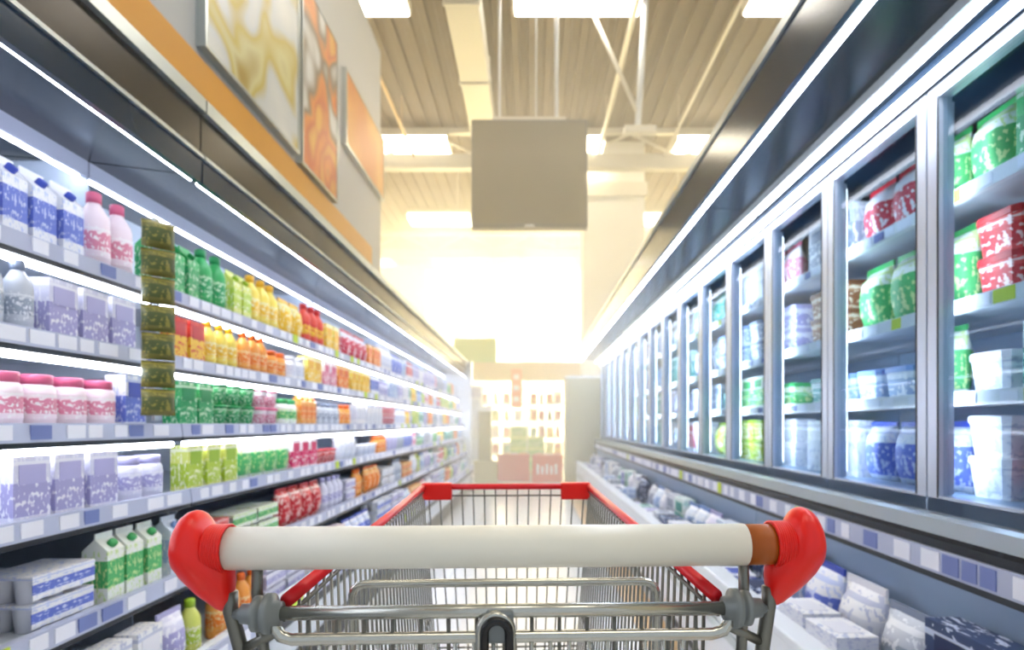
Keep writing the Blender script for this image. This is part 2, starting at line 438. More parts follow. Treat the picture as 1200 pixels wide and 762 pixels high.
def P_multipack(c):
    body = MB(); 
    for i in (-1, 0, 1):
        for j in (-.5, .5):
            body.merge(MB().lathe([(.024,0),(.03,.055),(.03,.06)], bm_(c), 10, c=(i*.062, j*.062, 0)))
    sl = MB().box(-.096, .096, -.066, .066, .058, .066, pm(c,'sleeve')); sl.box(-.096, .096, -.068, -.066, .012, .066, pm(c,'sleeve'))
    return .2, .136, .066, {'body': body, 'sleeve': sl}
def P_fbag(c):
    body = pillow(.17, .09, .21, pm(c,'bag',lo=.1,hi=.7,scale=3.5))
    seal = MB().box(-.084, .084, -.003, .003, .207, .228, cm(c))
    return .178, .098, .228, {'body': body, 'seal': seal}
def P_fbox(c):
    body = MB().box(-.085, .085, -.03, .03, 0, .19, pm(c,'fbox',lo=.1,hi=.62,scale=3))
    lab = MB().box(-.06, .06, -.0315, -.03, .125, .17, cm(c))
    return .176, .064, .19, {'body': body, 'label': lab}
def P_icetub(c):
    rr = [[(x*s, y*s, z) for x, y in ((-.08,-.05),(-.06,-.062),(.06,-.062),(.08,-.05),(.08,.05),(.06,.062),(-.06,.062),(-.08,.05))] for z, s in ((0,.85),(.1,1))]
    body = MB().rings(rr, pm(c,'icetub',lo=.15,hi=.75,scale=3), smooth=False)
    rr = [[(x*s, y*s, z) for x, y in ((-.08,-.05),(-.06,-.062),(.06,-.062),(.08,-.05),(.08,.05),(.06,.062),(-.06,.062),(-.08,.05))] for z, s in ((.1,1.05),(.118,1.05),(.122,1))]
    lid = MB().rings(rr, cm(c), smooth=False)
    return .176, .132, .122, {'body': body, 'lid': lid}
def P_fpack(c):
    body = MB().box(-.085, .085, -.06, .06, 0, .045, pm(c,'fpack',lo=.05,hi=.9,scale=3))
    lab = MB().box(-.05, .05, -.035, .035, .045, .0462, cm(c))
    return .18, .13, .0462, {'body': body, 'label': lab}
MAKERS = {'drink_bottle':(P_bottle,'bottle'), 'milk_carton':(P_carton,'carton'), 'yoghurt_tub':(P_tub,'tub'), 'sauce_jar':(P_jar,'jar'),
 'snack_pouch':(P_pouch,'pouch'), 'food_box':(P_box,'box'), 'pot_multipack':(P_multipack,'multipack'),
 'frozen_food_bag':(P_fbag,'frozen bag'), 'frozen_food_box':(P_fbox,'frozen box'), 'ice_cream_tub':(P_icetub,'ice cream'), 'frozen_food_pack':(P_fpack,'frozen pack')}
WORDS = {'drink_bottle':'drink bottle', 'milk_carton':'milk carton', 'yoghurt_tub':'round tub', 'sauce_jar':'jar', 'snack_pouch':'pouch', 'food_box':'box',
 'pot_multipack':'pot multipack', 'frozen_food_bag':'frozen bag', 'frozen_food_box':'frozen box', 'ice_cream_tub':'oblong tub', 'frozen_food_pack':'flat frozen pack'}
PROTO = {}
COUNT = {}
def proto(kind, c):
    if (kind, c) not in PROTO:
        wd, dp, h, parts = MAKERS[kind][0](c)
        whole = MB()
        for p in parts.values(): whole.merge(p)
        PROTO[kind, c] = (wd, dp, h, {k: p.mesh(k) for k, p in parts.items()}, whole.mesh(kind))
    return PROTO[kind, c]
def product(kind, c, loc, rz, label, group, detail, scale=1.0):
    wd, dp, h, parts, whole = proto(kind, c)
    o = bpy.data.objects.new(kind, parts['body'] if detail else whole); col.objects.link(o)
    o.location = loc; o.rotation_euler = (0, 0, rz); o.scale = (scale,)*3
    tag(o, label, MAKERS[kind][1], group)
    if detail:
        for k, me in parts.items():
            if k == 'body': continue
            p = bpy.data.objects.new(k, me); col.objects.link(p); p.parent = o
    COUNT[kind] = COUNT.get(kind, 0) + 1
    return o
def ordinal(i, n):
    if n == 1: return 'single'
    if i == 0: return 'nearest of ' + NUM[n]
    if i == n-1: return 'farthest of ' + NUM[n]
    return f'{ORD[i]} of {NUM[n]}'
USED = set()
def fill_row(y0, y1, bays, H, maxh, xfront, side, scheme, where, gap=.012, detail_to=4.0, back=.0):
    """one shelf row: blocks of alike facings. side -1 = left run (fronts face +x)"""
    y = y0
    rz = PI/2 if side < 0 else -PI/2
    while y < y1-.08:
        bi = max(i for i, b in enumerate(bays) if b <= y+1e-6)
        y = max(y, bays[bi]+.014)
        bend = bays[bi+1]-.03 if bi+1 < len(bays) else y1
        for tr in range(90):
            kind, c = scheme(y)
            if tr > 40: c = random.choice(list(COLS))
            wd, dp, h, _, _ = proto(kind, c)
            if (kind, c, where, bi) not in USED: break
        sc = 1.0
        if h*sc > maxh: sc = maxh/h
        elif h*sc < maxh*.8 and kind not in ('yoghurt_tub','pot_multipack','ice_cream_tub','frozen_food_pack'): sc = min(1.3 if 'bottle' in kind or 'frozen' in kind else 1.1, maxh*.9/h)
        tall = 1
        if kind in ('yoghurt_tub','pot_multipack','ice_cream_tub','frozen_food_pack'): tall = max(1, int(maxh/(h*sc)))
        pitch = wd*sc + gap
        n = random.choice([2,3,3,4]) if wd < .15 else random.choice([1,2,2,3])
        n = min(n, int((min(bend, y1)-y)/pitch))
        if n < 1:
            y = bend + .06; continue
        USED.add((kind, c, where, bi))
        word = WORDS[kind]; plural = word if n == 1 else (word+'es' if word.endswith(('x','h')) else word+'s')
        bay = BAYW[bi] + (' of left coolers' if side < 0 else ' of right freezers')
        for i in range(n):
            for k in range(tall):
                lv = '' if tall == 1 else (['bottom ', 'top '][k] if tall == 2 else ['bottom ','middle ','upper ','top '][min(k,3)])
                lab = f'{lv}{ordinal(i,n)} {c} {plural}, {where} {bay}'
                xx = side*(xfront + dp*sc/2 + .012 + random.uniform(0,.006))
                product(kind, c, (xx, y+pitch*(i+.5), H + k*h*sc), rz + random.uniform(-.04,.04)*(tall == 1), lab,
                        f'{c} {plural}, {where} {bay}', y < detail_to, sc)
        y += pitch*n + random.uniform(.0,.035)

# ------------------------------------------------------------------ left multideck coolers
LB = [-.08, 2.0, 4.08, 6.16, 8.24, END]
BAYW = ['nearest bay', 'second bay', 'third bay', 'fourth bay', 'last bay']
LSH = [(1.25, 1.61), (1.20, 1.37), (1.17, 1.14), (1.14, .92), (1.10, .67)]   # front x, top height
DECK = (1.03, .41)
def tagrow(parent, xf, y0, y1, zc, side, zr=.034, near=3.2, xoff=.0035):
    """price tags in the rail: single near the camera, joined farther away"""
    far = MB(); y = y0+.05
    while y < y1-.08:
        wd = random.choice([.05, .06, .075]); m = random.choices([M_tag, M_tagblue, M_taglime], [8, 2, .8])[0]
        h = zr if m is not M_taglime else zr*1.25
        b = (side*xf, side*(xf-xoff), y, y+wd, zc-h/2, zc+h/2, m)
        if 1.0 < y < near: MB().box(*b).build('price_tag', parent)
        elif y >= near: far.box(*b)
        y += wd + random.choice([.012, .02, .05, .09])
    if far.v: far.build('price_tag_row', parent, kind='stuff')
for i in range(5):
    y0, y1 = LB[i]+.004, LB[i+1]-.004
    t = thing('multideck_cooler', f'open white shelved cooler on the left, {BAYW[i]} of the row', 'cooler', (0, 0, 0), 0, 'open coolers on the left')
    MB().box(-1.95, -1.05, y0, y1, .03, .30, M_white).build('base_cabinet', t)
    MB().box(-1.05, -1.04, y0, y1, .0, .14, M_dark).build('kick_plate', t)
    d = MB().prism([(-1.9,.30),(-1.05,.30),(-1.0,.36),(-1.0,.455),(-1.03,.455),(-1.03,.41),(-1.9,.41)], y0, y1, M_white).build('bottom_deck', t)
    MB().box(-1.0, -.99, y0, y1, .365, .45, M_lilac).build('price_rail', d)
    MB().box(-.988, -1.0, y0, y1, .325, .36, M_dark).build('bumper', d)
    tagrow(d, .99, y0, y1, .408, -1, .05)
    MB().box(-1.95, -1.78, y0, y1, .41, 2.1, M_back).build('back_panel', t)
    for r, (xf, H) in enumerate(LSH):
        s = MB().box(-1.78, -xf-.02, y0, y1, H-.022, H, M_shelf).build('shelf', t)
        MB().prism([(-xf-.02,H+.012),(-xf,H+.012),(-xf+.006,H-.034),(-xf-.02,H-.034)], y0, y1, M_lilac).build('price_rail', s)
        tagrow(s, xf-.003, y0, y1, H-.010, -1)
        MB().box(-xf-.022, -xf+.004, y0, y1, H-.048, H-.034, M_dark).build('rail_gasket', s)
        if r < 3: MB().tube([(-xf-.012, y0+.03, H-.057), (-xf-.012, y1-.03, H-.057)], .009, M_led, 8).build('light_tube', s)
        for yy in (y0+.02, y1-.02): MB().box(-1.78, -xf-.06, yy-.004, yy+.004, H-.07, H-.022, M_shelf).build('bracket', s)
    # canopy
    c = MB().prism([(-1.95,2.06),(-1.50,2.03),(-1.14,1.985),(-1.12,1.985),(-1.12,2.20),(-1.95,2.20)], y0, y1, M_slate).build('canopy', t)
    MB().box(-1.12, -1.10, y0, y1, 1.955, 2.035, M_navy).build('lower_fascia', c)
    MB().box(-1.12, -1.09, y0, y1, 2.035, 2.047, M_alu).build('fascia_bead', c)
    MB().box(-1.12, -1.105, y0, y1, 2.047, 2.19, M_bronze).build('upper_fascia', c)
    MB().prism([(-1.125,2.19),(-1.085,2.19),(-1.085,2.235),(-1.125,2.225)], y0, y1, M_alu).build('top_trim', c)
    MB().tube([(-1.125, y0+.02, 1.965), (-1.125, y1-.02, 1.965)], .010, M_led, 8).build('light_tube', c)
    MB().box(-1.50, -1.48, y0, y1, 1.975, 2.03, M_lilac).build('header_strip', c)
    MB().tube([(-1.505, y0+.02, 1.985), (-1.505, y1-.02, 1.985)], .016, M_led, 8).build('light_tube', c)
    # side divider between bays
    if i > 0:
        MB().prism([(-1.78,.41),(-1.78,2.03),(-1.50,2.03),(-1.40,1.60),(-1.33,.45),(-1.2,.41)], LB[i]-.004+.001, LB[i]+.003, M_back).build('side_divider', t)
ep = MB().box(-1.95, -1.03, END+.005, END+.055, 0, 2.24, M_white).build('end_panel', t, bevel=.006)
MB().box(-1.96, -1.01, END+.003, END+.065, 0, .1, M_dark).build('plinth', ep)

def scheme_left(row):
    def f(y):
        if y < 1.95:
            cs = [['white and red','pink','lilac','white and blue','white'], ['white','lilac','white and blue','grey','lime'], ['pink','white and red','lilac','white and blue'],
                  ['white','lilac','pale blue','white and blue','orange'], ['white','lilac','pale blue','white and green','white and blue'], ['white','pale blue','lilac','lime']][row]
        elif y < 2.7:
            cs = [['green','white and green','green','lime'], ['red and yellow','orange','yellow','white and red','lime'], ['green','orange','white and green','pink'],
                  ['orange','yellow','red and yellow','lime','white and green'], ['magenta','red','orange','white and green','pink'], ['white','pink','lilac','orange']][row]
        elif y < 4.4:
            cs = [['orange','red and yellow','yellow','brown','white and red'], ['orange','yellow','pink','white'], ['orange','white','lime','white and green','grey'],
                  ['magenta','red','white and blue','white','navy'], ['white and blue','lilac','red','orange','white'], ['white','lilac','pink','white and blue']][row]
        else:
            cs = ['white','lilac','pale blue','white','white','lilac','pale blue','white','white and red','pink','white and green','white and blue','lime','yellow','orange','grey','teal']
        ks = [['drink_bottle','milk_carton','snack_pouch','food_box'], ['milk_carton','food_box','drink_bottle','sauce_jar'], ['yoghurt_tub','food_box','sauce_jar','milk_carton'],
              ['yoghurt_tub','sauce_jar','snack_pouch','food_box'], ['snack_pouch','drink_bottle','pot_multipack','milk_carton'], ['pot_multipack','snack_pouch','food_box','drink_bottle']][row]
        return random.choice(ks), random.choice(cs)
    return f
ROWW = ['top shelf,', 'second shelf,', 'third shelf,', 'fourth shelf,', 'fifth shelf,', 'bottom deck,']
MAXH = [.27, .185, .17, .165, .195, .2]
for r in range(6):
    xf, H = (LSH + [DECK])[r]
    for a_, b_ in ((.75, 1.32), (1.34, END-.05)): fill_row(a_, b_, LB[:-1], H+.0005, MAXH[r], xf+.012, -1, scheme_left(r), ROWW[r])

# olive clip strip hanging on the first upright
t = thing('clip_strip', 'olive strip of small hanging packs at the first cooler upright', 'clip strip', (-1.13, 1.80, 0))
MB().box(-.004, .004, -.012, .012, 1.16, 1.77, M_alu).build('strip', t)
om = pm('lime', 'olive') if False else print_mat('olive_pack_print', '#6c692c', '#4a5524', '#8f8638', .2, .7, 3)
pk = pillow(.09, .04, .079, om).mesh('hanging_pack')
for k in range(7):
    o = bpy.data.objects.new('hanging_pack', pk); col.objects.link(o); o.parent = t
    o.location = (.02, -.02, 1.175+k*.083); o.rotation_euler = (0, 0, PI/4+random.uniform(-.15,.15))

# ------------------------------------------------------------------ right combi freezers
DW = .605; RB = [.6+4*DW*k for k in range(5)]
RSH = [1.86, 1.52, 1.24, .93]
UNITW = ['nearest unit', 'second unit', 'third unit', 'last unit']
dframe = MB(); st = .048
dframe.box(-.02, .02, 0, st, 0, 1.265, M_stile); dframe.box(-.02, .02, DW-.008-st, DW-.008, 0, 1.265, M_stile)
dframe.box(-.02, .02, st, DW-.008-st, 0, .05, M_stile); dframe.box(-.02, .02, st, DW-.008-st, 1.225, 1.265, M_stile)
dframe = dframe.mesh('door')
dgl = box(-.006, .006, st, DW-.008-st, .05, 1.225, M_glass).mesh('glass_pane')
dgk = MB()
dgk.box(-.0215, -.019, st-.006, st, .044, 1.231, M_dark); dgk.box(-.0215, -.019, DW-.008-st, DW-.002-st, .044, 1.231, M_dark)
dgk = dgk.mesh('gasket')
for i in range(4):
    y0, y1 = RB[i]+.003, RB[i+1]-.003
    t = thing('combi_freezer', f'glass door freezer above an open chest on the right, {UNITW[i]} of the row', 'freezer', (0,0,0), 0, 'combi freezers on the right')
    ch = MB()
    ch.prism([(.78,.10),(1.9,.10),(1.9,.37),(.83,.37),(.83,.50),(.78,.50)], y0, y1, M_white)
    ch.build('chest_body', t)
    l = MB().prism([(.77,.485),(.77,.515),(.85,.515),(.85,.485)], y0, y1, M_white).build('chest_lip', t, bevel=.006)
    MB().box(.768, .78, y0, y1, .30, .335, M_alu).build('bumper_rail', t)
    MB().box(.82, 1.85, y0, y1, 0, .10, M_dark).build('kick_plate', t)
    MB().box(1.14, 1.16, y0, y1, .37, .885, M_interior).build('chest_back', t)
    fr = MB().prism([(1.16,.885),(1.16,.85),(1.10,.85),(1.10,.893),(1.12,.9),(1.24,.885)], y0, y1, M_alu).build('front_rail', t)
    MB().box(1.105, 1.14, y0, y1, .835, .85, M_black).build('gasket', fr)
    MB().box(1.11, 1.14, y0, y1, .81, .835, M_dark).build('recess_strip', fr)
    pr = MB().box(1.10, 1.14, y0, y1, .745, .81, M_lilac).build('price_rail', t)
    tagrow(pr, 1.10, y0, y1, .778, 1, .05, 3.0, .003)
    MB().box(1.10, 1.14, y0, y1, .728, .745, M_dark).build('lower_gasket', pr)
    for yy in (y0+.006,):
        wd = MB()
        for zz in (.40,.43,.46): wd.tube([(.84,yy,zz),(1.13,yy,zz)], .003, M_wire, 6)
        for xx in (.86,.95,1.04,1.12): wd.tube([(xx,yy,.37),(xx,yy,.47)], .003, M_wire, 6)
        wd.build('wire_divider', t)
    # upper cabinet
    MB().box(1.86, 1.9, y0, y1, .2, 2.3, M_interior).build('back_panel', t)
    MB().box(1.2, 1.86, y0, y1, .87, .93, M_interior).build('cabinet_floor', t)
    for H in RSH[:3]:
        s = MB().box(1.32, 1.86, y0, y1, H-.018, H, M_shelf).build('shelf', t)
        MB().box(1.30, 1.32, y0, y1, H-.035, H+.008, M_white).build('price_rail', s)
        tagrow(s, 1.30, y0, y1, H-.014, 1, .03, 2.6, .003)
    for k in range(4):
        yy = RB[i]+DW*k+.004
        d = bpy.data.objects.new('door', dframe); col.objects.link(d); d.parent = t; d.location = (1.22, yy, .888)
        for nm, me in (('glass_pane', dgl), ('gasket', dgk)):
            g = bpy.data.objects.new(nm, me); col.objects.link(g); g.parent = d
        lh = MB().box(1.242, 1.262, yy-.034, yy+.030, .94, 2.11, M_stile).build('strip_backing', t)  # backing added to hide the light strip from the aisle
        MB().box(1.262, 1.266, yy-.028, yy+.024, .96, 2.09, M_led_door).build('light_strip', lh)  # unseen strip added to brighten the freezer interior
    hd = MB().prism([(1.9,2.155),(1.19,2.155),(1.19,2.24),(1.9,2.24)], y0, y1, M_navy).build('header', t)
    MB().box(1.182, 1.19, y0+.01, y1-.01, 2.158, 2.192, M_led_door).build('light_strip', hd)
    c = MB().prism([(1.19,2.225),(.87,2.245),(.85,2.245),(.85,2.46),(1.9,2.46),(1.9,2.24),(1.19,2.24)], y0, y1, M_slate).build('canopy', t)
    MB().box(.83, .85, y0, y1, 2.235, 2.44, M_navy).build('fascia', c)
    MB().prism([(.82,2.44),(.82,2.475),(.86,2.465),(.86,2.44)], y0, y1, M_alu).build('top_trim', c)
    MB().tube([(.872, y0+.02, 2.238),(.872, y1-.02, 2.238)], .012, M_led, 8).build('light_tube', c)
    MB().tube([(1.13, y0+.02, 2.212),(1.13, y1-.02, 2.212)], .015, M_led, 8).build('light_tube', c)
    MB().box(1.09, 1.10, y0, y1, 2.20, 2.232, M_alu).build('reflector', c)
BAYW_L = BAYW
BAYW = UNITW
def scheme_right(row):
    def f(y):
        if row == 0: cs = ['green','orange','red','white and green'] if y < 1.9 else ['white and red','pink','white','grey','pale blue','white','lilac'] if y < 4 else ['white','pale blue','white','teal','white and blue','lilac']
        elif row == 1: cs = ['green','red','brown','orange'] if y < 1.75 else ['brown','white and green','white','white and red','white'] if y < 3 else ['white','pale blue','grey','teal','lilac']
        elif row == 2: cs = ['teal','white','pink','white','white and green','pale blue'] if y < 3 else ['white','pale blue','teal','white and green','grey','lilac']
        else: cs = ['teal','white','red','white and blue','lilac'] if y < 2.5 else ['white and red','white','pale blue','lime','white and blue','orange','teal','lilac']
        ks = [['frozen_food_bag','frozen_food_box'], ['frozen_food_bag','frozen_food_box','ice_cream_tub'], ['ice_cream_tub','frozen_food_box','frozen_food_bag'], ['frozen_food_box','ice_cream_tub','frozen_food_bag']][row]
        return random.choice(ks), random.choice(cs)
    return f
RW = ['top shelf,', 'second shelf,', 'third shelf,', 'lowest shelf,']
for r in range(4):
    for a_, b_ in ((.75, 1.42), (1.45, END-.08)): fill_row(a_, b_, RB[:-1], RSH[r]+.0005, [.24,.29,.235,.26][r], 1.325, 1, scheme_right(r), RW[r], detail_to=3.4)
# packs lying in the front of the chest, boxes and bags standing at its back
CH = ['pale blue','white','white and blue','grey','navy','lilac','teal','pale blue','white','grey']
y = 1.0; k = 0
while y < END-.2:
    bi = max(i for i, b in enumerate(RB[:-1]) if b <= y)
    c = random.choice(CH + ['pink']); n = random.choice([2,3,3,4])
    h = proto('frozen_food_pack', c)[2]
    for i in range(n):
        pos = ['bottom','second','third','fourth','top'][i] if i < n-1 else 'top'
        product('frozen_food_pack', c, (.905+random.uniform(-.006,.006), y+.1, .3705+i*(h+.0005)), PI/2+random.uniform(-.06,.06),
                f'{pos} {c} pack in {ORD[k]} stack, front of chest, {UNITW[bi]} of freezers', f'frozen packs stacked in the chest, {UNITW[bi]}', y < 3.0)
    y += .205 + random.uniform(0,.03); k += 1
    if y > RB[bi]+4*DW-.2 and bi < 3: y = RB[bi+1]+.03; k = 0
y = 1.0; k = 0
while y < END-.25:
    bi = max(i for i, b in enumerate(RB[:-1]) if b <= y)
    c = random.choice(CH); kind = random.choice(['frozen_food_box','frozen_food_bag']); sc = {'frozen_food_box':1.45,'frozen_food_bag':1.25}[kind]*random.uniform(.92,1.05)
    wd = proto(kind, c)[0]*sc
    product(kind, c, (1.06, y+wd/2, .3705), -PI/2+random.uniform(-.03,.03), f'large {c} {WORDS[kind]}, {ORD[k]} along the back of the chest, {UNITW[bi]}', f'goods standing at the back of the chest, {UNITW[bi]}', y < 3.0, sc)
    y += wd + .012; k += 1
    if y > RB[bi]+4*DW-.26 and bi < 3: y = RB[bi+1]+.03; k = 0

t = thing('end_cabinet', 'greige upright cabinet closing the far end of the freezers', 'cabinet', (.84, END+.33, 0))
MB().box(-.23, .95, -.28, .3, 0, 1.95, M_greige).build('body', t, bevel=.01)
MB().box(-.235, .95, -.29, .3, 1.95, 1.99, M_white).build('top', t)
MB().box(-.2, .2, -.285, -.28, .12, 1.9, M_greige).build('front_panel', t)

# ------------------------------------------------------------------ beyond the aisle
GY = 16.0
t = thing('far_shelving', 'long white shelving with tan header beyond the end of the aisle', 'shelving', (0, GY, 0))
MB().box(-1.55, 3.2, -.1, -.04, 2.3, 2.8, M_tan).build('header', t)
MB().box(-5, 3.2, -.12, .36, 0, .12, M_greige).build('plinth', t)
for H in (.35, .8, 1.25, 1.7, 2.1): MB().box(-5, 3.2, -.1, .3, H-.03, H, M_white).build('shelf', t)
for x in (-5, -3.4, -1.75, -.1, 1.55, 3.15): MB().box(x, x+.05, -.1, .3, 0, 2.3, M_white).build('upright', t)
xw = [-1.55, -1.25, -.95, -.65, -.35, .075, .29, .51, .73]
fc = ['white','yellow','orange','red','white and red','lime','white and green','red and yellow','pink']
for r, H in enumerate((.35, .8, 1.25, 1.7)):
    for k, x in enumerate(xw):
        c = fc[(k*2+r*5) % len(fc)]; kind = ['food_box','drink_bottle','food_box','snack_pouch'][(k+r) % 4]
        sc = .33/proto(kind, c)[2]
        product(kind, c, (x, GY+.08, H+.0005), 0, f'{c} {WORDS[kind]}, {["bottom","second","third","top"][r]} level of far shelving, {ORD[k]} from left', 'goods on the far shelving', False, min(sc, 1.75))
t = thing('hanging_sign', 'plain lime green rectangular sign hanging above the far shelving', 'sign', (-1.45, GY-.5, 2.75))
MB().box(-.55, .55, -.02, .02, 0, .62, M_lime).build('board', t)
for sx in (-.45, .45): MB().tube([(sx,0,.62),(sx,0,CEIL-2.75)], .008, M_steel, 6).build('rod', t)
t = thing('promo_banner', 'narrow orange and white banner hanging before the far shelving', 'banner', (-.35, 14.6, 1.55))
MB().box(-.13, .13, -.01, .01, 0, .95, mat('banner_orange', '#ec7a2a', .5)).build('cloth', t)
for k in range(3): MB().box(-.07, .07, -.014, -.01, .15+k*.27, .27+k*.27, M_tag).build('printed_patch', t)
for sx in (-.1, .1): MB().tube([(sx,0,.95),(sx,0,CEIL-1.55)], .004, M_steel, 6).build('cord', t)
def bin_(x0, x1, y, label, marks):
    t = thing('promo_bin', label, 'bin', ((x0+x1)/2, y, 0)); h = (x1-x0)/2-.01
    b = MB(); b.box(-h, h, -.22, -.2, .0, .52, M_redbin); b.box(-h, h, .2, .22, 0, .52, M_redbin)
    b.box(-h, -h+.02, -.2, .2, 0, .52, M_redbin); b.box(h-.02, h, -.2, .2, 0, .52, M_redbin); b.box(-h+.02, h-.02, -.2, .2, .3, .32, M_redbin)
    b.build('tray', t)
    MB().box(-h-.012, h+.012, -.235, -.22, .48, .53, M_redbin).build('rim', t)
    for k in range(marks): MB().box(-h*.72+k*h*.3, -h*.72+k*h*.3+.05, -.224, -.22, .16, .36-.04*(k % 2), M_tag).build('printed_mark', t)
    return t
bin_(-.68, -.02, 12.3, 'red promotion bin left of the one with white marks, past the aisle', 0)
bin_(.02, .64, 12.0, 'red promotion bin with a row of white marks, past the aisle', 5)
for k, (x, z, c) in enumerate(((-.5,.3205,'orange'),(-.33,.3205,'white and red'),(-.16,.3205,'orange'))):
    product('food_box', c, (x, 12.3, z), 0, f'{c} box standing in the left red promotion bin, {ORD[k]} from left', 'boxes in the left promotion bin', False, 1.5)
for k, (x, z, c) in enumerate(((.16,.3205,'red'),(.33,.3205,'white and red'),(.50,.3205,'red'))):
    product('food_box', c, (x, 12.0, z), 0, f'{c} box standing in the marked red bin, {ORD[k]} from left', 'boxes in the right promotion bin', False, 1.5)
# lime boxes stacked on a pallet behind the bins
t = thing('pallet', 'low wooden pallet under the lime boxes behind the red bins', 'pallet', (-.08, 13.4, 0))
for k in range(5): MB().box(-.4+k*.165, -.4+k*.165+.13, -.3, .3, .1, .125, M_tan).build('slat', t)
for yy in (-.3,-.05,.2): MB().box(-.4, .39, yy, yy+.1, 0, .1, M_tan).build('bearer', t)
mlime = print_mat('lime_box_print', '#a8d040', '#7fc02e', '#e8f2c0', .2, .8, 3)
pos = ['left', 'right']
for k in range(4):
    for j in range(2):
        if k == 3 and j == 1: continue
        o = box(-.18, .18, -.2, .2, 0, .24, mlime).build('display_box')
        lidm = box(-.182, .182, -.202, .202, .2, .243, mat('lime_box_lid', '#c6e070', .5)).build('lid', o)
        o.location = (-.27+.38*j, 13.4, .1255+k*.244)
        tag(o, f'lime green carton, {["bottom","second","third","top"][k]} layer {pos[j]}, stacked behind the red bins', 'carton', 'lime cartons stacked behind the red bins')
t = thing('display_column', 'slim olive cardboard display column at the end of the aisle', 'display', (-.9, 11.8, 0))
MB().box(-.12, .12, -.12, .12, .08, 1.4, M_olive).build('column', t, bevel=.008)
MB().box(-.2, .24, -.18, .18, 0, .42, mat('olive_base_card', '#a8a276', .6)).build('base', t, bevel=.006)
MB().box(-.15, .15, -.14, .14, 1.4, 1.5, M_white).build('topper', t)
# white display fridge at the far left
t = thing('display_fridge', 'white upright display fridge behind the olive column', 'fridge', (-1.55, 13.6, 0))
MB().box(-.45, .45, -.3, .3, 0, 2.0, M_white).build('body', t, bevel=.01)
MB().box(-.4, .4, -.33, -.3, .35, 1.7, M_stile).build('door', t)
MB().box(-.45, .45, -.34, -.3, 1.74, 1.98, M_lilac).build('header', t)
MB().tube([(.34,-.35,.8),(.34,-.35,1.3)], .012, M_alu, 8).build('handle', t)

# ------------------------------------------------------------------ shopping cart
cart = thing('shopping_cart', 'wire shopping cart with cream handle, red end caps and red basket rim', 'cart', (-.0257, .58, 0), math.radians(2.17))
S = .58/700
def hu(px): return (px-591)*S
def hz(py): return EYE-(py-497)*S
HZ = hz(640.5)
MB().lathe([(.0,hu(262)),(.0204,hu(262)),(.0204,hu(876)),(0,hu(876))], M_cream, 40, 'x', (0,0,HZ), cap=False).build('handle_grip', cart, label='cream plastic grip tube')
MB().lathe([(.0,hu(876)),(.0199,hu(876)),(.0199,hu(925)),(0,hu(925))], M_brown, 40, 'x', (0,0,HZ), cap=False).build('handle_sleeve', cart, label='brown sleeve')
def end_cap(s):
    mb = MB()
    # collar with fine rings
    pr = [(0,hu(252))]
    for k in range(7):
        a = 254+k*2.6; pr += [(28*S, hu(a)), (28*S, hu(a+1.9)), (27.3*S, hu(a+2.0)), (27.3*S, hu(a+2.5))]
    pr += [(28.4*S, hu(272.5)), (28.4*S, hu(274.5)), (24.8*S, hu(275)), (24.8*S, hu(268))]
    mb.lathe(pr, M_red, 40, 'x', (0,0,HZ), cap=False)
    secs = [(279,668,690,8),(276.5,655,704,13),(272,645,711,17),(267,635,713,21),(260,622,710,25),(255,613,706,27),(250,604,702,31),(246,599,699,33),(241,596.5,695,34.5),
            (236,596,690,35),(230,598,684,34),(225,602,679,32),(221,609,673,28),(218.5,617,667,23),(217.4,626,658,15)]
    rings = []
    for px, t_, b_, hd in secs:
        c = (t_+b_)/2; hh = (b_-t_)/2; ring = []
        for k in range(48):
            a = 2*PI*k/48; ca, sa = math.cos(a), math.sin(a)
            nar = 1-.38*max(0, -sa)**1.3 if b_-t_ > 60 else 1
            ring.append((hu(px), hd*S*ca*nar, hz(c) + hh*S*sa))
        rings.append(ring)
    mb.rings(rings[::-1], M_red)
    if s > 0: mb.v = [(-x, y, z) for x, y, z in mb.v]; mb.f = [f[::-1] for f in mb.f]
    mb.build('end_cap', cart, label='red plastic end cap')
end_cap(-1); end_cap(1)
# rim: front is 0.87 ahead
FV, RV = .87, -.02; FU, RU = .200, .2035; FZ, RZ = .998, .983
for s in (-1, 1):
    MB().tube([(s*(RU+.002), RV+.014, RZ), (s*(RU*.4+FU*.6), RV+(FV-RV)*.6, RZ+(FZ-RZ)*.6), (s*FU, FV, FZ)], .0068, M_redrail, 14).build('rim_rail', cart, label='red rim rail')
MB().tube([(-FU, FV, FZ), (FU, FV, FZ)], .0072, M_redrail, 14).build('front_rim', cart, label='red front rim')
for s in (-1, 1):
    mb = MB().box(s*(FU+.004), s*(FU-.068), FV-.0135, FV+.0135, FZ-.031, FZ+.0095, M_red)
    mb.build('corner_sleeve', cart, bevel=.004, label='red corner sleeve')
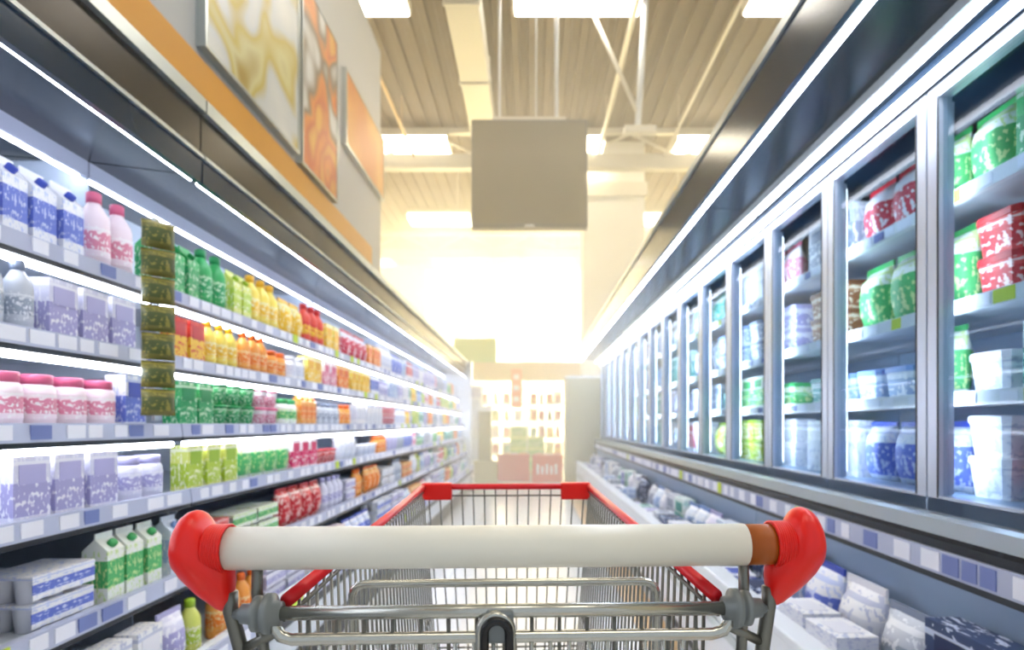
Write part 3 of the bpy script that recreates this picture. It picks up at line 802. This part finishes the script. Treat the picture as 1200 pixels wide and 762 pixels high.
# basket
def bot(s, v):   # basket bottom edge on side s at position v
    t = (v-RV)/(FV-RV); return Vector((s*(.19+(.165-.19)*t), v*(.96), .52+(.61-.52)*t))
def rim(s, v):
    t = (v-RV)/(FV-RV); return Vector((s*(RU+(FU-RU)*t), v, RZ+(FZ-RZ)*t))
WR = .0019
for s in (-1, 1):
    n = 33
    for k in range(n):
        v = .02 + (FV-.03)*k/(n-1)
        MB().tube([rim(s,v)+Vector((0,0,-.004)), bot(s,v)], WR, M_wire, 6).build('basket_wire', cart)
    for f in (.03, .45, .75):
        a = rim(s,RV).lerp(bot(s,RV), f); b = rim(s,FV).lerp(bot(s,FV), f)
        if f != .45: MB().tube([a, b], .0024, M_wire, 6).build('side_wire', cart)
nf = 15
for k in range(nf):
    u = -1+2*k/(nf-1); a = Vector((u*.189, FV, FZ-.004)); b = Vector((u*.158, FV*.96, .61))
    MB().tube([a, b], WR, M_wire, 6).build('basket_wire', cart)
for f, r in ((.055, .0022), (.97, .0022)):
    a = Vector((-.197, FV, FZ)).lerp(Vector((-.165, FV*.96, .61)), f); b = Vector((-a.x, a.y, a.z))
    MB().tube([a, b], r, M_wire, 6).build('front_wire', cart)
for s in (-1, 1): MB().tube([bot(s,RV), bot(s,FV)], .0035, M_zinc, 8).build('bottom_rail', cart)
MB().tube([bot(-1,FV), bot(1,FV)], .0035, M_zinc, 8).build('bottom_rail', cart)
MB().tube([bot(-1,RV), bot(1,RV)], .0035, M_zinc, 8).build('bottom_rail', cart)
for k in range(13):
    u = -.9+1.8*k/12; a, b = bot(1,RV), bot(1,FV)
    MB().tube([(u*a.x, a.y, a.z), (u*b.x, b.y, b.z)], WR, M_wire, 6).build('floor_wire', cart)
for k in range(1,7):
    v = RV+(FV-RV)*k/7; MB().tube([bot(-1,v), bot(1,v)], .0024, M_wire, 6).build('floor_wire', cart)
# rear gate, bars and seat frame
def S2(d): return d/700
d = .56
BA = EYE-(716-497)*d/700; BB = EYE-(745.5-497)*d/700
uA = lambda px: (px-590.5)*d/700
MB().tube([(uA(312), -.02, BA), (uA(872), -.02, BA)], .0066, M_zinc, 16).build('gate_bar', cart)
MB().tube([(uA(322), -.02, BA+.003), (uA(326), -.021, BB+.011), (uA(334), -.022, BB+.003), (uA(346), -.022, BB), (uA(836), -.022, BB), (uA(850), -.022, BB+.003), (uA(857), -.021, BB+.011), (uA(861), -.02, BA+.003)], .0057, M_zinc, 14).build('gate_lower_bar', cart)
for k in range(15):
    u = -.184+.368*k/14
    MB().tube([(u, -.012, BA), (u, -.012, BB-.02), (u*.98, .10, .60)], .0021, M_wire, 6).build('gate_wire', cart)
for k in range(20):
    u = uA(378)+(uA(800)-uA(378))*k/19
    MB().tube([(u, -.024, BB+.002), (u, -.022, BB-.03), (u*.98, .03, .70)], .0023, M_zinc, 6).build('gate_wire', cart)
d2 = .62; us = lambda px: (px-591.5)*d2/700; zs = lambda py: EYE-(py-497)*d2/700
MB().tube([(us(415), .055, .74), (us(415), .04, zs(705)), (us(415), .04, zs(696)), (us(417.5), .04, zs(689)), (us(422), .04, zs(685)), (us(430), .04, zs(683)),
           (us(755), .04, zs(683)), (us(763), .04, zs(685)), (us(768), .04, zs(689)), (us(771), .04, zs(696)), (us(771), .04, zs(705)), (us(771), .055, .74)], .0044, M_zinc, 12).build('seat_frame', cart)
for s in (-1, 1):
    px = 316 if s < 0 else 868
    c = uA(px)
    cl = MB().lathe([(0,-.022),(.009,-.022),(.010,-.012),(.0165,-.010),(.0165,-.005),(.013,-.004),(.013,-.001),(.0185,0),(.0185,.006),(.012,.007),(.011,.014),(0,.014)], M_clamp, 24, 'x', (0,0,0), cap=False)
    if s > 0: cl.v = [(-x,y,z) for x,y,z in cl.v]; cl.f = [f[::-1] for f in cl.f]
    o = cl.build('hinge_clamp', cart, label='grey plastic hinge clamp'); o.location = (c, -.02, BA)
    MB().tube([(hu(307 if s < 0 else 875), 0, HZ), (hu(308 if s < 0 else 874), -.004, hz(690)), (hu(316 if s < 0 else 871), -.004, hz(760)), (hu(330 if s < 0 else 858), .02, .62)], .0052, M_wire, 10).build('support_post', cart)
    a = 276 if s < 0 else 906; b = 290 if s < 0 else 898
    MB().tube([(hu(a-5*s*-1 if False else a), 0, hz(690)), (hu(a), 0, hz(712)), (hu(b), .0, hz(765)), (s*-0+(hu(b) - s*.03), .04, .55), (s*.205, .10, .24), (s*.19, .16, .2), (s*.16, .86, .18)], .0068, M_wire, 12).build('side_frame', cart)
    MB().tube([(hu(a+2*(-s)), .0, hz(717)), (c, -.012, BA)], .0055, M_clamp, 10).build('clamp_stub', cart)
    MB().tube([(hu(b), .0, hz(757)), (uA(324 if s < 0 else 860), -.01, BB+.004)], .005, M_wire, 10).build('brace', cart)
    # front stay carrying the basket
    MB().tube([(s*.16, .62, .19), (s*.17, .5, .62)], .007, M_wire, 10).build('basket_stay', cart)
# coin loop
dl = .545; ul = lambda px: (px-590.5)*dl/700; zl = lambda py: EYE-(py-497)*dl/700
R = 14.5*dl/700; cu, cz = ul(582), zl(742)
arc = [(cu-R*1.0, -.036, cz-.05)] + [(cu-R*math.cos(PI*k/14), -.036, cz+R*math.sin(PI*k/14)) for k in range(15)] + [(cu+R, -.036, cz-.05)]
MB().tube(arc, .0042, M_black, 12).build('lock_loop', cart, label='black loop of the coin lock')
R2 = R+.003; arc = [(cu-R2-.0012, -.030, cz-.05)] + [(cu-R2*math.cos(PI*k/14)-.0012, -.030, cz+R2*math.sin(PI*k/14)) for k in range(15)] + [(cu+R2, -.030, cz-.05)]
MB().tube(arc, .0045, M_zinc, 12).build('lock_loop', cart, label='chrome loop of the coin lock')
MB().box(ul(569), ul(602), -.032, -.016, zl(757), zl(718), M_clamp).build('lock_bracket', cart, bevel=.003)
# chassis and castors
MB().tube([(-.16,.86,.18),(0,.87,.18),(.16,.86,.18)], .0068, M_wire, 10).build('chassis_bar', cart)
MB().tube([(-.19,.16,.2),(.19,.16,.2)], .0068, M_wire, 10).build('chassis_bar', cart)
for k in range(7):
    u = -.14+.28*k/6; MB().tube([(u*1.15,.16,.2),(u,.86,.185)], .003, M_wire, 6).build('tray_wire', cart)
for s in (-1, 1):
    for v, u in ((.16,.19),(.84,.155)):
        f = MB().box(s*u-.018, s*u-.014, v-.04, v+.005, .05, .165, M_zinc); f.box(s*u+.014, s*u+.018, v-.04, v+.005, .05, .165, M_zinc); f.box(s*u-.018, s*u+.018, v-.02, v+.02, .162, .172, M_zinc)
        f.tube([(s*u,v,.172),(s*u,v,.2)], .008, M_zinc, 8)
        f = f.build('castor_fork', cart)
        MB().lathe([(0,-.011),(.05,-.011),(.056,-.007),(.056,.007),(.05,.011),(0,.011)], M_black, 20, 'x', (s*u, v-.03, .057), cap=False).build('wheel', f)

# ------------------------------------------------------------------ haze volumes added to spread the glow in the far hall
def haze(name, dens, box_, label):
    m = bpy.data.materials.new(name); m.use_nodes = True; nt = m.node_tree
    nt.nodes.remove(nt.nodes['Principled BSDF'])
    vs = nt.nodes.new('ShaderNodeVolumeScatter'); vs.inputs['Color'].default_value = (1, .945, .78, 1)
    vs.inputs['Density'].default_value = dens; vs.inputs['Anisotropy'].default_value = .4
    nt.links.new(vs.outputs[0], nt.nodes['Material Output'].inputs['Volume'])
    o = box(*box_, m).build('haze', kind='stuff')
    tag(o, label, 'haze')
haze('glow_haze_volume', HAZE_DENSITY, (-WX+.05, WX-.05, 4.4, 16.6, .02, 5.2), 'thin added haze spreading warm glow over the far half of the aisle')
haze('glow_haze_volume_far', HAZE_FAR, (-WX+.05, WX-.05, 16.61, BACK-.05, .02, 7.8), 'dense added haze spreading bright glow behind the far shelving')
print('COUNT', COUNT, len(bpy.data.objects))
